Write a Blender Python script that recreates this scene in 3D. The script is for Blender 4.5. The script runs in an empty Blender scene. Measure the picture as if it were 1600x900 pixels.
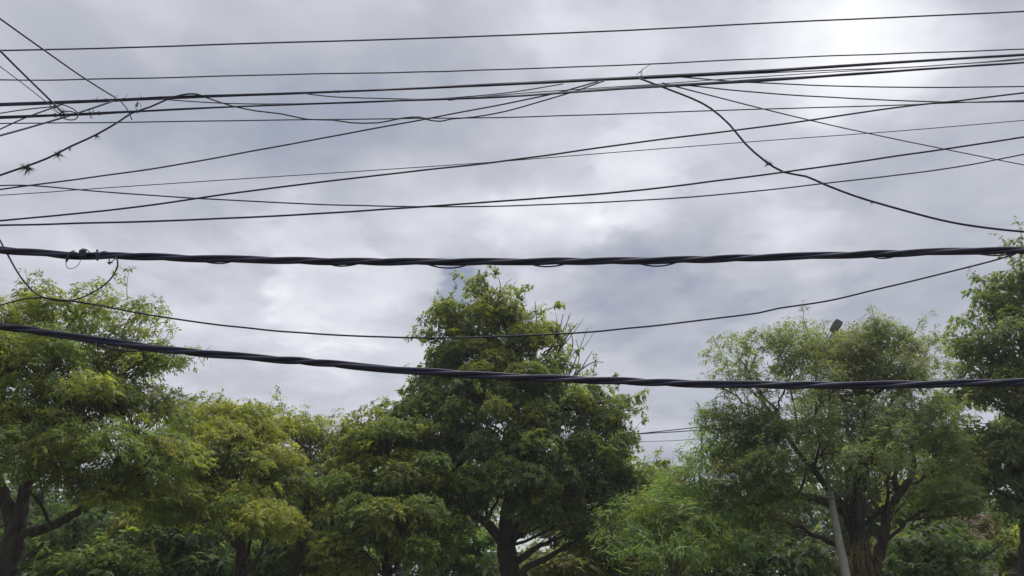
import bpy, math, random
import numpy as np
from mathutils import Vector, Matrix

# ------------------------------------------------------------------ camera
FPX = 1186.0                       # focal length in photo pixels (1600 wide)
PITCH = math.radians(22.0)
EYE = np.array([0.0, 0.0, 3.0])
S = bpy.context.scene
C = S.collection
cam = bpy.data.cameras.new('camera')
cam.sensor_width = 36.0
cam.lens = 36.0 * FPX / 1600.0
cam.clip_start = 0.05
cam.clip_end = 6000
camo = bpy.data.objects.new('camera', cam)
camo.location = EYE
camo.rotation_euler = (math.pi / 2 + PITCH, 0, 0)
C.objects.link(camo)
S.camera = camo
S.cycles.diffuse_bounces = 5
FWD = np.array([0, math.cos(PITCH), math.sin(PITCH)])
UPV = np.array([0, -math.sin(PITCH), math.cos(PITCH)])
RGT = np.array([1.0, 0, 0])


def ray(px, py):
    return FWD + RGT * (px - 800) / FPX - UPV * (py - 450) / FPX


def at(px, py, D):
    """world point seen at a photo pixel at ground distance D (world Y)"""
    r = ray(px, py)
    return EYE + r * (D / r[1])


def mpp(px, py, D):
    """metres per photo pixel there"""
    r = ray(px, py)
    return D / r[1] / FPX


# ------------------------------------------------------------------ sky and sun
SUN_EL, SUN_AZ = math.radians(66), math.radians(24)     # azimuth from +Y towards +X
S.view_settings.view_transform = 'Standard'
S.view_settings.look = 'None'
S.view_settings.exposure = 1.6
S.view_settings.gamma = 1.0
W = bpy.data.worlds.new('World')
S.world = W
W.use_nodes = True
nt = W.node_tree
nt.nodes.clear()


def N(kind, **kw):
    n = nt.nodes.new(kind)
    for k, v in kw.items():
        if k.startswith('i_'):
            n.inputs[k[2:]].default_value = v
        else:
            setattr(n, k, v)
    return n


def L(a, b):
    nt.links.new(a, b)


def M(op, a, b=None, c=None, clamp=False):
    n = nt.nodes.new('ShaderNodeMath')
    n.operation = op
    n.use_clamp = clamp
    for i, v in enumerate((a, b, c)):
        if v is None:
            continue
        if isinstance(v, (int, float)):
            n.inputs[i].default_value = v
        else:
            L(v, n.inputs[i])
    return n.outputs[0]


def VM(op, a, b=None, scale=None):
    n = nt.nodes.new('ShaderNodeVectorMath')
    n.operation = op
    for i, v in enumerate((a, b)):
        if v is None:
            continue
        if isinstance(v, (tuple, list)):
            n.inputs[i].default_value = v
        else:
            L(v, n.inputs[i])
    if scale is not None:
        n.inputs['Scale'].default_value = scale
    return n


tc = N('ShaderNodeTexCoord')
D0 = VM('NORMALIZE', tc.outputs['Generated']).outputs[0]
sep = N('ShaderNodeSeparateXYZ')
L(D0, sep.inputs[0])
zc = M('ADD', M('MAXIMUM', sep.outputs[2], 0.0), 0.16)
cmb = N('ShaderNodeCombineXYZ')
L(M('DIVIDE', sep.outputs[0], zc), cmb.inputs[0])
L(M('DIVIDE', sep.outputs[1], zc), cmb.inputs[1])
P = cmb.outputs[0]


def noise(vec, scale, detail=5, rough=0.55, dist=0.0, off=(0, 0, 0), col=False):
    n = N('ShaderNodeTexNoise')
    n.inputs['Scale'].default_value = scale
    n.inputs['Detail'].default_value = detail
    n.inputs['Roughness'].default_value = rough
    n.inputs['Distortion'].default_value = dist
    L(VM('ADD', vec, off).outputs[0], n.inputs['Vector'])
    return n.outputs['Color' if col else 'Fac']


# direction bent by noise so that the cloud masses have ragged rims
wc = noise(P, 2.6, 4, 0.58, 0.0, (3.1, 7.7, 0.4), True)
bend = VM('SCALE', VM('SUBTRACT', wc, (0.5, 0.5, 0.5)).outputs[0], scale=0.20).outputs[0]
DW = VM('NORMALIZE', VM('ADD', D0, bend).outputs[0]).outputs[0]
nbig = noise(P, 0.85, 4, 0.5, 0.2, (11.3, 2.0, 0))
nmid = noise(P, 2.4, 6, 0.56, 0.45, (1.3, 5.1, 0))
nfin = noise(P, 6.5, 4, 0.60, 0.3, (8.0, 0.6, 0))
v = M('MULTIPLY_ADD', M('SUBTRACT', nbig, 0.5), 0.50, 0.545)
v = M('MULTIPLY_ADD', M('SUBTRACT', nmid, 0.5), 0.62, v)
v = M('MULTIPLY_ADD', M('SUBTRACT', nfin, 0.5), 0.26, v)


def sheet(scale, off, lo, hi, amt, dist):
    # edge of an overlapping cloud sheet
    mr = N('ShaderNodeMapRange')
    mr.interpolation_type = 'SMOOTHSTEP'
    L(noise(P, scale, 4, 0.55, dist, off), mr.inputs[0])
    mr.inputs[1].default_value = lo
    mr.inputs[2].default_value = hi
    return M('MULTIPLY_ADD', M('SUBTRACT', mr.outputs[0], 0.5), amt, v)


v = sheet(1.5, (4.4, 9.1, 0), 0.45, 0.58, 0.10, 0.35)
v = sheet(3.4, (0.7, 3.3, 0), 0.50, 0.64, 0.07, 0.3)
v = sheet(2.2, (6.2, 1.9, 0), 0.43, 0.51, -0.07, 0.2)
# cloud masses: thin bright places and thick dark ones (direction, width, strength)
MASS = [(1350, -20, 90, .24), (1290, 70, 80, .14), (1330, 150, 80, .16), (930, 50, 110, .20), (1010, 275, 75, .26), (880, 335, 70, .18),
        (700, 375, 90, .18), (480, 440, 80, .20), (930, 365, 30, .26), (660, 400, 50, .16), (1130, 190, 70, .14),
        (1260, 385, 50, .16), (1010, 170, 80, -.08), (620, 230, 150, -.16), (330, 240, 150, -.08), (1000, 440, 80, -.18), (1180, 470, 110, -.16),
        (1060, 560, 150, -.14), (1470, 470, 140, -.14), (1500, 300, 150, -.12), (1520, 60, 90, -.10), (400, 90, 240, -.06),
        (330, 570, 150, .04), (150, 60, 150, .02), (720, 450, 26, -.26)]
for (px, py, w, a) in MASS:
    d = ray(px, py)
    d = d / np.linalg.norm(d)
    th = w / FPX
    dot = VM('DOT_PRODUCT', DW, tuple(d)).outputs['Value']
    g = M('POWER', M('MAXIMUM', dot, 0.0), 1.0 / (th * th))
    v = M('MULTIPLY_ADD', g, a, v)
# firmer-edged heaps and gaps in the cloud
CRISP = [(1235, 415, 90, .13), (965, 440, 75, -.17), (722, 455, 34, -.30), (500, 440, 95, .14), (1015, 280, 80, .13), (860, 372, 80, .12), (1300, 30, 110, .12),
         (560, 250, 150, -.10), (900, 60, 100, .12), (1150, 450, 60, -.10), (90, 420, 120, -.07), (330, 470, 110, .08), (1480, 120, 110, -.09), (250, 130, 160, -.06)]
rag = M('MULTIPLY_ADD', M('SUBTRACT', nfin, 0.5), 0.7, M('MULTIPLY', M('SUBTRACT', nmid, 0.5), 1.1))
for (px, py, w, a) in CRISP:
    d = ray(px, py)
    d = d / np.linalg.norm(d)
    th = w / FPX
    dot = VM('DOT_PRODUCT', DW, tuple(d)).outputs['Value']
    g = M('POWER', M('MAXIMUM', dot, 0.0), 1.0 / (th * th))
    mr = N('ShaderNodeMapRange')
    mr.interpolation_type = 'SMOOTHSTEP'
    L(M('ADD', g, M('MULTIPLY', rag, M('MINIMUM', M('MULTIPLY', g, 4.0), 1.0))), mr.inputs[0])
    mr.inputs[1].default_value = 0.38
    mr.inputs[2].default_value = 0.72
    v = M('MULTIPLY_ADD', mr.outputs[0], a, v)
# overcast skies brighten towards the zenith
v = M('MULTIPLY_ADD', M('MAXIMUM', sep.outputs[2], 0.0), 0.10, v)
ramp = N('ShaderNodeValToRGB')
cr = ramp.color_ramp
cr.elements[0].position = 0.0
cr.elements[0].color = (0.27, 0.31, 0.41, 1)
cr.elements[1].position = 1.0
cr.elements[1].color = (0.97, 0.98, 1.0, 1)
for p_, c_ in ((0.25, (0.395, 0.42, 0.485)), (0.5, (0.535, 0.55, 0.61)), (0.75, (0.72, 0.735, 0.795))):
    e = cr.elements.new(p_)
    e.color = (*c_, 1)
L(v, ramp.inputs[0])
sky = N('ShaderNodeTexSky')
sky.sky_type = 'NISHITA'
sky.sun_disc = False
sky.sun_elevation = SUN_EL
sky.sun_rotation = SUN_AZ
bg1 = N('ShaderNodeBackground')
L(sky.outputs[0], bg1.inputs[0])
bg1.inputs[1].default_value = 0.05
bg2 = N('ShaderNodeBackground')
L(ramp.outputs[0], bg2.inputs[0])
bg2.inputs[1].default_value = 0.345
mix = N('ShaderNodeMixShader')
mix.inputs[0].default_value = 0.96            # nearly closed cloud cover
L(bg1.outputs[0], mix.inputs[1])
L(bg2.outputs[0], mix.inputs[2])
out = N('ShaderNodeOutputWorld')
L(mix.outputs[0], out.inputs[0])

sun = bpy.data.lights.new('sun', 'SUN')
sun.energy = 1.5
sun.angle = math.radians(50)
sun.color = (1.0, 0.96, 0.9)
suno = bpy.data.objects.new('sun', sun)
sd = Vector((math.sin(SUN_AZ) * math.cos(SUN_EL), math.cos(SUN_AZ) * math.cos(SUN_EL), math.sin(SUN_EL)))
suno.rotation_euler = sd.to_track_quat('Z', 'Y').to_euler()
C.objects.link(suno)


# ------------------------------------------------------------------ materials
def mat(name, col, rough=0.6, noise_scale=None, col2=None, bump=0.0, spec=0.5, metal=0.0, stretch=None):
    m = bpy.data.materials.new(name)
    m.use_nodes = True
    t = m.node_tree
    b = t.nodes['Principled BSDF']
    b.inputs['Base Color'].default_value = (*col, 1)
    b.inputs['Roughness'].default_value = rough
    b.inputs['Specular IOR Level'].default_value = spec
    b.inputs['Metallic'].default_value = metal
    if noise_scale:
        co = t.nodes.new('ShaderNodeTexCoord')
        mp = t.nodes.new('ShaderNodeMapping')
        if stretch:
            mp.inputs['Scale'].default_value = stretch
        t.links.new(co.outputs['Object'], mp.inputs[0])
        n = t.nodes.new('ShaderNodeTexNoise')
        n.inputs['Scale'].default_value = noise_scale
        n.inputs['Detail'].default_value = 6
        t.links.new(mp.outputs[0], n.inputs['Vector'])
        r = t.nodes.new('ShaderNodeValToRGB')
        r.color_ramp.elements[0].position = 0.3
        r.color_ramp.elements[1].position = 0.72
        r.color_ramp.elements[0].color = (*col, 1)
        r.color_ramp.elements[1].color = (*(col2 or col), 1)
        t.links.new(n.outputs['Fac'], r.inputs[0])
        t.links.new(r.outputs[0], b.inputs['Base Color'])
        if bump:
            bp = t.nodes.new('ShaderNodeBump')
            bp.inputs['Strength'].default_value = bump
            bp.inputs['Distance'].default_value = 0.03
            t.links.new(n.outputs['Fac'], bp.inputs['Height'])
            t.links.new(bp.outputs[0], b.inputs['Normal'])
    return m


def leaf_mat():
    m = bpy.data.materials.new('leaf')
    m.use_nodes = True
    t = m.node_tree
    t.nodes.clear()
    at_ = t.nodes.new('ShaderNodeAttribute')
    at_.attribute_name = 'leaf_col'
    b = t.nodes.new('ShaderNodeBsdfPrincipled')
    b.inputs['Roughness'].default_value = 0.6
    b.inputs['Specular IOR Level'].default_value = 0.22
    t.links.new(at_.outputs['Color'], b.inputs['Base Color'])
    tr = t.nodes.new('ShaderNodeBsdfTranslucent')
    hs = t.nodes.new('ShaderNodeMix')
    hs.data_type = 'RGBA'
    hs.blend_type = 'MULTIPLY'
    hs.inputs[0].default_value = 1.0
    t.links.new(at_.outputs['Color'], hs.inputs[6])
    hs.inputs[7].default_value = (1.7, 1.6, 0.75, 1)
    t.links.new(hs.outputs[2], tr.inputs[0])
    mx = t.nodes.new('ShaderNodeMixShader')
    mx.inputs[0].default_value = 0.48
    t.links.new(b.outputs[0], mx.inputs[1])
    t.links.new(tr.outputs[0], mx.inputs[2])
    o = t.nodes.new('ShaderNodeOutputMaterial')
    t.links.new(mx.outputs[0], o.inputs[0])
    return m


LEAF = leaf_mat()
BARK = mat('bark', (0.018, 0.015, 0.014), 0.95, 9.0, (0.075, 0.064, 0.056), 1.0, 0.2, stretch=(1, 1, 0.25))
BARK_PALE = mat('bark_pale', (0.07, 0.058, 0.048), 0.9, 6.0, (0.15, 0.125, 0.10), 0.8, 0.2, stretch=(1, 1, 0.25))
CABLE = mat('cable_sheath', (0.014, 0.013, 0.036), 0.6, 4.0, (0.042, 0.038, 0.085), 0.15, 0.3)
WIRE = mat('bare_wire', (0.034, 0.030, 0.064), 0.7, 3.0, (0.095, 0.085, 0.135), 0.1, 0.2)
WIRE_THIN = mat('thin_wire', (0.05, 0.046, 0.06), 0.7, 12.0, (0.08, 0.075, 0.09), 0.0, 0.2)
DRY = mat('dry_plant', (0.05, 0.046, 0.034), 0.85, 20.0, (0.11, 0.095, 0.06), 0.0, 0.2)
CONCRETE = mat('concrete', (0.27, 0.265, 0.25), 0.9, 7.0, (0.40, 0.39, 0.36), 0.4, 0.2)
LAMPGREY = mat('lamp_grey', (0.10, 0.105, 0.10), 0.5, 12.0, (0.14, 0.145, 0.14), 0.0, 0.5)
GLASS = mat('lamp_lens', (0.14, 0.16, 0.14), 0.2)
TILE = mat('roof_tile', (0.065, 0.036, 0.032), 0.9, 0.9, (0.16, 0.09, 0.078), 0.3, 0.2)
WALL_DARK = mat('wall_brown', (0.16, 0.12, 0.10), 0.9, 2.0, (0.22, 0.17, 0.14), 0.2, 0.2)
WALL_WHITE = mat('wall_white', (0.62, 0.63, 0.64), 0.85, 1.8, (0.76, 0.76, 0.75), 0.15, 0.2)
WALL_MINT = mat('wall_mint', (0.30, 0.46, 0.47), 0.85, 2.2, (0.40, 0.55, 0.56), 0.1, 0.2)
WOOD = mat('door_wood', (0.10, 0.055, 0.03), 0.7, 8.0, (0.16, 0.09, 0.05), 0.2, 0.3)
PANE = mat('window_pane', (0.03, 0.035, 0.04), 0.08)
GROUNDM = mat('ground_soil', (0.10, 0.085, 0.055), 0.95, 0.35, (0.07, 0.10, 0.035), 0.5, 0.1)
ORANGE = mat('orange_paint', (0.55, 0.20, 0.07), 0.7, 6.0, (0.42, 0.15, 0.06), 0.0, 0.3)
ROOT = mat('aerial_root', (0.13, 0.10, 0.05), 0.9, 9.0, (0.22, 0.17, 0.08), 0.2, 0.1)


# ------------------------------------------------------------------ mesh helpers
class MB:
    def __init__(s):
        s.v, s.f, s.n = [], [], 0

    def add(s, verts, faces):
        s.v.append(np.asarray(verts, float).reshape(-1, 3))
        s.f.extend([[i + s.n for i in f] for f in faces])
        s.n += len(s.v[-1])
        return s

    def box(s, lo, hi, rz=0.0, org=(0, 0, 0)):
        x0, y0, z0 = lo
        x1, y1, z1 = hi
        vs = np.array([(x, y, z) for z in (z0, z1) for y in (y0, y1) for x in (x0, x1)], float)
        return s.add(vs, [(0, 2, 3, 1), (4, 5, 7, 6), (0, 1, 5, 4), (2, 6, 7, 3), (0, 4, 6, 2), (1, 3, 7, 5)])

    def tube(s, pts, rad, sides=6):
        pts = np.asarray(pts, float)
        n = len(pts)
        rad = np.broadcast_to(np.asarray(rad, float), (n,))
        tan = np.gradient(pts, axis=0)
        tan /= np.linalg.norm(tan, axis=1)[:, None] + 1e-12
        a = np.array([0, 0, 1.0]) if abs(tan[0, 2]) < 0.9 else np.array([0, 1.0, 0])
        u = np.cross(tan[0], a)
        u /= np.linalg.norm(u)
        rings = []
        ang = np.arange(sides) / sides * 2 * np.pi
        for i in range(n):
            u = u - tan[i] * np.dot(u, tan[i])
            u /= np.linalg.norm(u) + 1e-12
            w = np.cross(tan[i], u)
            rings.append(pts[i] + rad[i] * (np.cos(ang)[:, None] * u + np.sin(ang)[:, None] * w))
        fs = []
        for i in range(n - 1):
            for k in range(sides):
                k2 = (k + 1) % sides
                fs.append((i * sides + k, i * sides + k2, (i + 1) * sides + k2, (i + 1) * sides + k))
        fs.append(tuple(range(sides - 1, -1, -1)))
        fs.append(tuple((n - 1) * sides + k for k in range(sides)))
        return s.add(np.concatenate(rings), fs)

    def mesh(s, name, smooth=False):
        me = bpy.data.meshes.new(name)
        me.from_pydata(np.concatenate(s.v).tolist(), [], s.f)
        if smooth:
            me.polygons.foreach_set('use_smooth', [True] * len(me.polygons))
        return me

    def build(s, name, m, parent=None, smooth=False, loc=None):
        o = bpy.data.objects.new(name, s.mesh(name, smooth))
        o.data.materials.append(m)
        C.objects.link(o)
        if parent is not None:
            o.parent = parent
        if loc is not None:
            o.location = loc
        return o


def tag(o, label, cat, group=None, kind=None):
    o['label'] = label
    o['category'] = cat
    if group:
        o['group'] = group
    if kind:
        o['kind'] = kind
    return o


def empty(name, loc, label, cat, group=None):
    o = bpy.data.objects.new(name, None)
    o.empty_display_size = 0.2
    o.location = loc
    C.objects.link(o)
    return tag(o, label, cat, group)


def spline(pts, step=None, n=None):
    """centripetal-ish Catmull-Rom through rows of pts"""
    p = np.asarray(pts, float)
    if len(p) == 2:
        t = np.linspace(0, 1, n or 12)[:, None]
        return p[0] * (1 - t) + p[1] * t
    d = np.linalg.norm(np.diff(p[:, :2], axis=0), axis=1) ** 0.5 + 1e-6
    k = np.concatenate([[0], np.cumsum(d)])
    m = np.zeros_like(p)
    m[1:-1] = (p[2:] - p[:-2]) / (k[2:] - k[:-2])[:, None]
    m[0] = (p[1] - p[0]) / d[0] * 1.5 - m[1] * 0.5
    m[-1] = (p[-1] - p[-2]) / d[-1] * 1.5 - m[-2] * 0.5
    res = []
    for i in range(len(p) - 1):
        h = k[i + 1] - k[i]
        c = n or max(2, int(np.linalg.norm(p[i + 1, :2] - p[i, :2]) / (step or 12)))
        t = np.linspace(0, 1, c, endpoint=False)[:, None]
        res.append((2 * t**3 - 3 * t**2 + 1) * p[i] + (t**3 - 2 * t**2 + t) * h * m[i]
                   + (-2 * t**3 + 3 * t**2) * p[i + 1] + (t**3 - t**2) * h * m[i + 1])
    res.append(p[-1:])
    return np.concatenate(res)


# ------------------------------------------------------------------ ground
g = MB()
gx = np.linspace(-1, 1, 41)
gx = np.sign(gx) * np.abs(gx) ** 3 * 2500
vs = [(x, y, 0.0) for y in gx for x in gx]
g.add(vs, [(j * 41 + i, j * 41 + i + 1, (j + 1) * 41 + i + 1, (j + 1) * 41 + i) for j in range(40) for i in range(40)])
go = g.build('ground', GROUNDM)
go['kind'] = 'structure'
go['label'] = 'earth and patchy grass ground below the trees'

# ------------------------------------------------------------------ foliage
PAL = {
    'deep': (0.060, 0.100, 0.044), 'mid': (0.130, 0.185, 0.052), 'green': (0.128, 0.195, 0.078),
    'lime': (0.200, 0.240, 0.050), 'yell': (0.225, 0.250, 0.050), 'gold': (0.330, 0.240, 0.045),
    'blue': (0.125, 0.170, 0.095), 'olive': (0.175, 0.185, 0.062), 'brown': (0.140, 0.095, 0.060),
    'fern': (0.120, 0.205, 0.066), 'pale': (0.180, 0.215, 0.115),
}


def pal(name):
    return np.array(PAL[name])


def unit(a):
    return a / (np.linalg.norm(a, axis=-1, keepdims=True) + 1e-9)


def leaflets(base, d, nrm, length, width, cols):
    """four-cornered folded leaves: arrays of base, direction, face normal"""
    side = unit(np.cross(d, nrm))
    up = unit(np.cross(side, d))
    mid = base + d * (length * 0.45)[:, None]
    a = mid + side * (width * 0.5)[:, None] + up * (width * 0.12)[:, None]
    b = mid - side * (width * 0.5)[:, None] + up * (width * 0.12)[:, None]
    tip = base + d * length[:, None]
    tip[:, 2] -= length * 0.10
    return np.stack([base, a, tip, b], 1), cols


def leaf_mesh(name, quads, cols):
    q = np.concatenate(quads)
    c = np.concatenate(cols)
    n = len(q)
    me = bpy.data.meshes.new(name)
    me.vertices.add(n * 4)
    me.vertices.foreach_set('co', q.reshape(-1).astype(np.float32))
    me.loops.add(n * 4)
    me.loops.foreach_set('vertex_index', np.arange(n * 4, dtype=np.int32))
    me.polygons.add(n)
    me.polygons.foreach_set('loop_start', np.arange(0, n * 4, 4, dtype=np.int32))
    a = me.attributes.new('leaf_col', 'FLOAT_COLOR', 'FACE')
    a.data.foreach_set('color', np.concatenate([c, np.ones((n, 1))], 1).reshape(-1).astype(np.float32))
    me.materials.append(LEAF)
    me.update(calc_edges=True)
    return me


TRIS = [0]

# leaf habit: leaflets per sprig, length, width, droop, along = leaflets spread along a stalk
HABIT = {
    'palmate': dict(k=7, L=0.185, w=0.078, droop=0.72, stalk=0.05, spread=1.0),
    'fine': dict(k=7, L=0.150, w=0.050, droop=0.70, stalk=0.22, spread=0.75),
    'narrow': dict(k=8, L=0.140, w=0.042, droop=0.55, stalk=0.24, spread=0.85),
    'feather': dict(k=10, L=0.17, w=0.034, droop=0.35, stalk=0.42, spread=0.95),
    'broad': dict(k=5, L=0.19, w=0.085, droop=0.60, stalk=0.12, spread=0.9),
    'far': dict(k=5, L=0.26, w=0.10, droop=0.6, stalk=0.15, spread=0.9),
}


def sprigs(rng, pos, axis, cols, hb, size=1.0):
    h = HABIT[hb]
    n, k = len(pos), h['k']
    sz = size * np.exp(rng.normal(0, 0.26, (n, 1)))
    ax = unit(axis)
    # frame around the axis
    t = unit(np.cross(ax, unit(rng.normal(size=(n, 3)))))
    b = np.cross(ax, t)
    j = np.arange(k)
    if h['stalk'] < 0.1:       # fingers round one point
        ang = j / k * 2 * np.pi + rng.uniform(0, 6.28, (n, 1)) + rng.normal(0, 0.2, (n, k))
        off = np.zeros((n, k))
    else:                      # pairs along a stalk
        ang = (j % 2) * np.pi + rng.uniform(0, 6.28, (n, 1)) + rng.normal(0, 0.35, (n, k))
        off = (j // 2 + 0.5) / (k / 2) * np.ones((n, 1))
    spread = h['spread'] * rng.uniform(0.75, 1.2, (n, k))
    d = ax[:, None] * 0.55 + spread[..., None] * (np.cos(ang)[..., None] * t[:, None] + np.sin(ang)[..., None] * b[:, None])
    d[..., 2] -= h['droop'] * rng.uniform(0.5, 1.4, (n, k))
    d = unit(d)
    stalk = ax[:, None] * (off * h['stalk'])[..., None]
    stalk[..., 2] -= (off ** 2) * h['stalk'] * h['droop'] * 0.8
    base = pos[:, None] + stalk * sz[..., None]
    base = base + d * 0.012
    nr = np.zeros((n, k, 3))
    nr[..., 2] = 1
    nr += rng.normal(0, 0.35, (n, k, 3)) + d * 0.3 + ax[:, None] * 0.3
    ln = h['L'] * sz * rng.uniform(0.55, 1.25, (n, k))
    wd = h['w'] * sz * rng.uniform(0.75, 1.2, (n, k))
    cc = cols[:, None] * rng.uniform(0.78, 1.22, (n, k, 1))
    f = lambda a: a.reshape(-1, *a.shape[2:])
    return leaflets(f(base), f(d), unit(f(nr)), f(ln), f(wd), f(cc))


def pix(p):
    r = np.atleast_2d(p) - EYE
    z = r @ FWD
    return np.column_stack([800 + FPX * (r @ RGT) / z, 450 - FPX * (r @ UPV) / z])


def lobe_world(l, D):
    px, py, rx, ry = l[:4]
    dz = l[4] if len(l) > 4 else 0.0
    dens = l[5] if len(l) > 5 else 1.0
    c = at(px, py, D + dz)
    s = mpp(px, py, D + dz)
    r = np.array([rx * s, max(0.75 * rx, 0.75 * ry) * s + 0.3, ry * s])
    return c, r, dens


def bez(a, b, c, n):
    t = np.linspace(0, 1, n)[:, None]
    return a * (1 - t) ** 2 + 2 * b * t * (1 - t) + c * t * t


def make_tree(name, label, cat, D, trunk, lobes, habit, pals, seed, clump=0.62, spc=70, group=None, limbs=(), size=1.0,
              bark=BARK, wisps=40, gap=0.86, pods=0.0, top_pal=None, trunkD=None, bare=(), dip=None, flat=0.55, limb_f=0.42):
    rng = np.random.default_rng(seed)
    # --- trunk
    tD = trunkD or D
    tp = np.array([at(p[0], p[1], tD) for p in trunk])
    tr = np.array([p[2] * mpp(p[0], p[1], tD) / 2 for p in trunk])
    foot = tp[0].copy()
    foot[2] = 0.0
    if tp[0][2] > 0.05:
        dirn = tp[0] - tp[min(1, len(tp) - 1)]
        foot[:2] = tp[0][:2] + dirn[:2] * 0.3
        tp = np.concatenate([[foot], tp])
        tr = np.concatenate([[tr[0] * 1.35], tr])
    base = tp[0].copy()
    root = empty(name, base, label, cat, group)
    path = spline(np.concatenate([tp, tr[:, None]], 1), n=8)
    wob = np.cumsum(rng.normal(0, 0.008, (len(path), 3)), 0)
    path[1:, :3] += wob[1:] * np.array([1, 1, 0.2])
    path[:, 3] *= rng.uniform(0.90, 1.12, len(path))
    MB().tube(path[:, :3] - base, path[:, 3], 10).build('trunk', bark, root, True)
    # --- explicit limbs
    skel = [path]
    for lb in limbs:
        dd = lb[0]
        lp = np.array([np.append(at(p[0], p[1], tD + dd * i / (len(lb) - 2)), p[2] * mpp(p[0], p[1], tD) / 2)
                       for i, p in enumerate(lb[1:])])
        lp = spline(lp, n=8)
        lp[1:-1, :3] += rng.normal(0, 0.12, (len(lp) - 2, 3)) * np.minimum(lp[1:-1, 3:4], .1)
        lp[:, 3] *= rng.uniform(0.86, 1.14, len(lp))
        MB().tube(lp[:, :3] - base, lp[:, 3], 8).build('limb', bark, root, True)
        skel.append(lp)
    sk = np.concatenate(skel)
    # --- limbs to lobes, clumps
    tw = MB()
    Q, QC = [], []
    LW = [lobe_world(l, D) for l in lobes]
    ztop = max(c[2] + r[2] for c, r, _ in LW)
    zlow = min(c[2] - r[2] for c, r, _ in LW)
    for li, (c, r, dens) in enumerate(LW):
        # start where the skeleton passes below the lobe
        dv = c - sk[:, :3]
        cost = np.linalg.norm(dv, axis=1) + 1.6 * np.maximum(0, 0.35 * np.linalg.norm(dv[:, :2], axis=1) - dv[:, 2] + 0.3) \
            + 2.0 * np.maximum(0, 0.05 - sk[:, 3]) * 20
        i0 = int(np.argmin(cost))
        s0, r0 = sk[i0, :3], sk[i0, 3]
        ctrl = s0 * 0.45 + c * 0.55
        ctrl[2] += 0.12 * np.linalg.norm(c - s0) * rng.uniform(-0.3, 1.2)
        ctrl += rng.normal(0, 0.08 * np.linalg.norm(c - s0), 3)
        lp = bez(s0, ctrl, c, 10)
        lp[1:-1] += rng.normal(0, 0.03, (8, 3))
        rr = np.linspace(min(r0 * 0.75, max(0.035, r0 * limb_f)), 0.018, 10)
        MB().tube(lp - base, rr, 7).build('limb', bark, root, True)
        # clump centres over the lobe
        a, b_, cc = r
        area = 4 * np.pi * (((a * b_) ** 1.6 + (a * cc) ** 1.6 + (b_ * cc) ** 1.6) / 3) ** (1 / 1.6)
        n = max(2, int(area * dens / (clump * clump * 2.4)))
        u = unit(rng.normal(size=(n * 3, 3)))
        keep = rng.uniform(size=n * 3) < np.where(u[:, 2] < -0.2, 0.45, 1.0)
        u = u[keep][:n]
        rad = rng.uniform(0.35, 1.0, (len(u), 1)) ** 0.55
        cen = c + u * rad * r
        inside = np.zeros(len(cen), int)
        for j, (c2, r2, _) in enumerate(LW):
            if j != li:
                inside += (np.linalg.norm((cen - c2) / r2, axis=1) < 0.62)
        cen = cen[(inside == 0) | (rng.uniform(size=len(cen)) < 0.22)]
        if dip:                                     # a dip in the crown's outline
            pq = pix(cen)
            cen = cen[np.hypot(pq[:, 0] - dip[0], pq[:, 1] - dip[1]) > dip[2]]
        for q in cen:
            R = clump * rng.uniform(0.55, 1.25)
            m = max(5, int(spc * min(1.0, 0.25 + dens * 0.75) * (R / clump) ** 2 * rng.uniform(0.6, 1.2)))
            t0 = rng.uniform(0.35, 0.95)
            st = lp[int(t0 * 9)]
            kn = st * 0.45 + q * 0.55 + np.array([0, 0, 0.10]) + rng.normal(0, 0.06, 3)
            tw.tube(bez(st, kn, q, 5) - base, np.linspace(0.020, 0.006, 5), 4)
            o = unit(rng.normal(size=(m, 3)))
            o[:, 2] = np.abs(o[:, 2]) * np.where(rng.uniform(size=m) < 0.72, 1, -0.6)
            rf = rng.uniform(0.25, 1.0, (m, 1)) ** 0.5
            tilt = unit(np.append((q - c)[:2], 0.0)) * 0.25
            pos = q + o * rf * R * np.array([1, 1, flat])
            pos[:, 2] -= 0.22 * (np.linalg.norm(pos[:, :2] - q[:2], axis=1) ** 2) / max(R, 0.1)
            axis = o * np.array([1, 1, 0.7]) + tilt + np.array([0, 0, 0.5]) + rng.normal(0, 0.18, (m, 3))
            # colours of the clump
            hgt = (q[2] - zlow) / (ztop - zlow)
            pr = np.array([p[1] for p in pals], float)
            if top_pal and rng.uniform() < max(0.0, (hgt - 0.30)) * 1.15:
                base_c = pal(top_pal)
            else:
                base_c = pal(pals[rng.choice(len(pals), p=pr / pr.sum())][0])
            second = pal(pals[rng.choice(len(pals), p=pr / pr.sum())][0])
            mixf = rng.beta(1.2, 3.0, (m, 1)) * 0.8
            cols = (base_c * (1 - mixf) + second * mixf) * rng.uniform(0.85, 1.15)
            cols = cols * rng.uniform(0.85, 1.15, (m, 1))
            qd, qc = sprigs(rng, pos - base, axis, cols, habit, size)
            Q.append(qd)
            QC.append(qc)
            if pods and rng.uniform() < pods:
                mp_ = int(10 + rng.integers(14))
                pp = q + rng.normal(0, 0.32, (mp_, 3)) * np.array([1, 1, 0.6]) - np.array([0, 0, 0.15])
                dd = unit(np.array([0, 0, -1.0]) + rng.normal(0, 0.18, (mp_, 3)))
                qd, qc = leaflets(pp - base, dd, unit(rng.normal(size=(mp_, 3)) * np.array([1, 1, 0.1])),
                                  rng.uniform(0.16, 0.3, mp_), np.full(mp_, 0.035), pal('brown') * rng.uniform(0.6, 1.5, (mp_, 1)))
                Q.append(qd)
                QC.append(qc)
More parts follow.
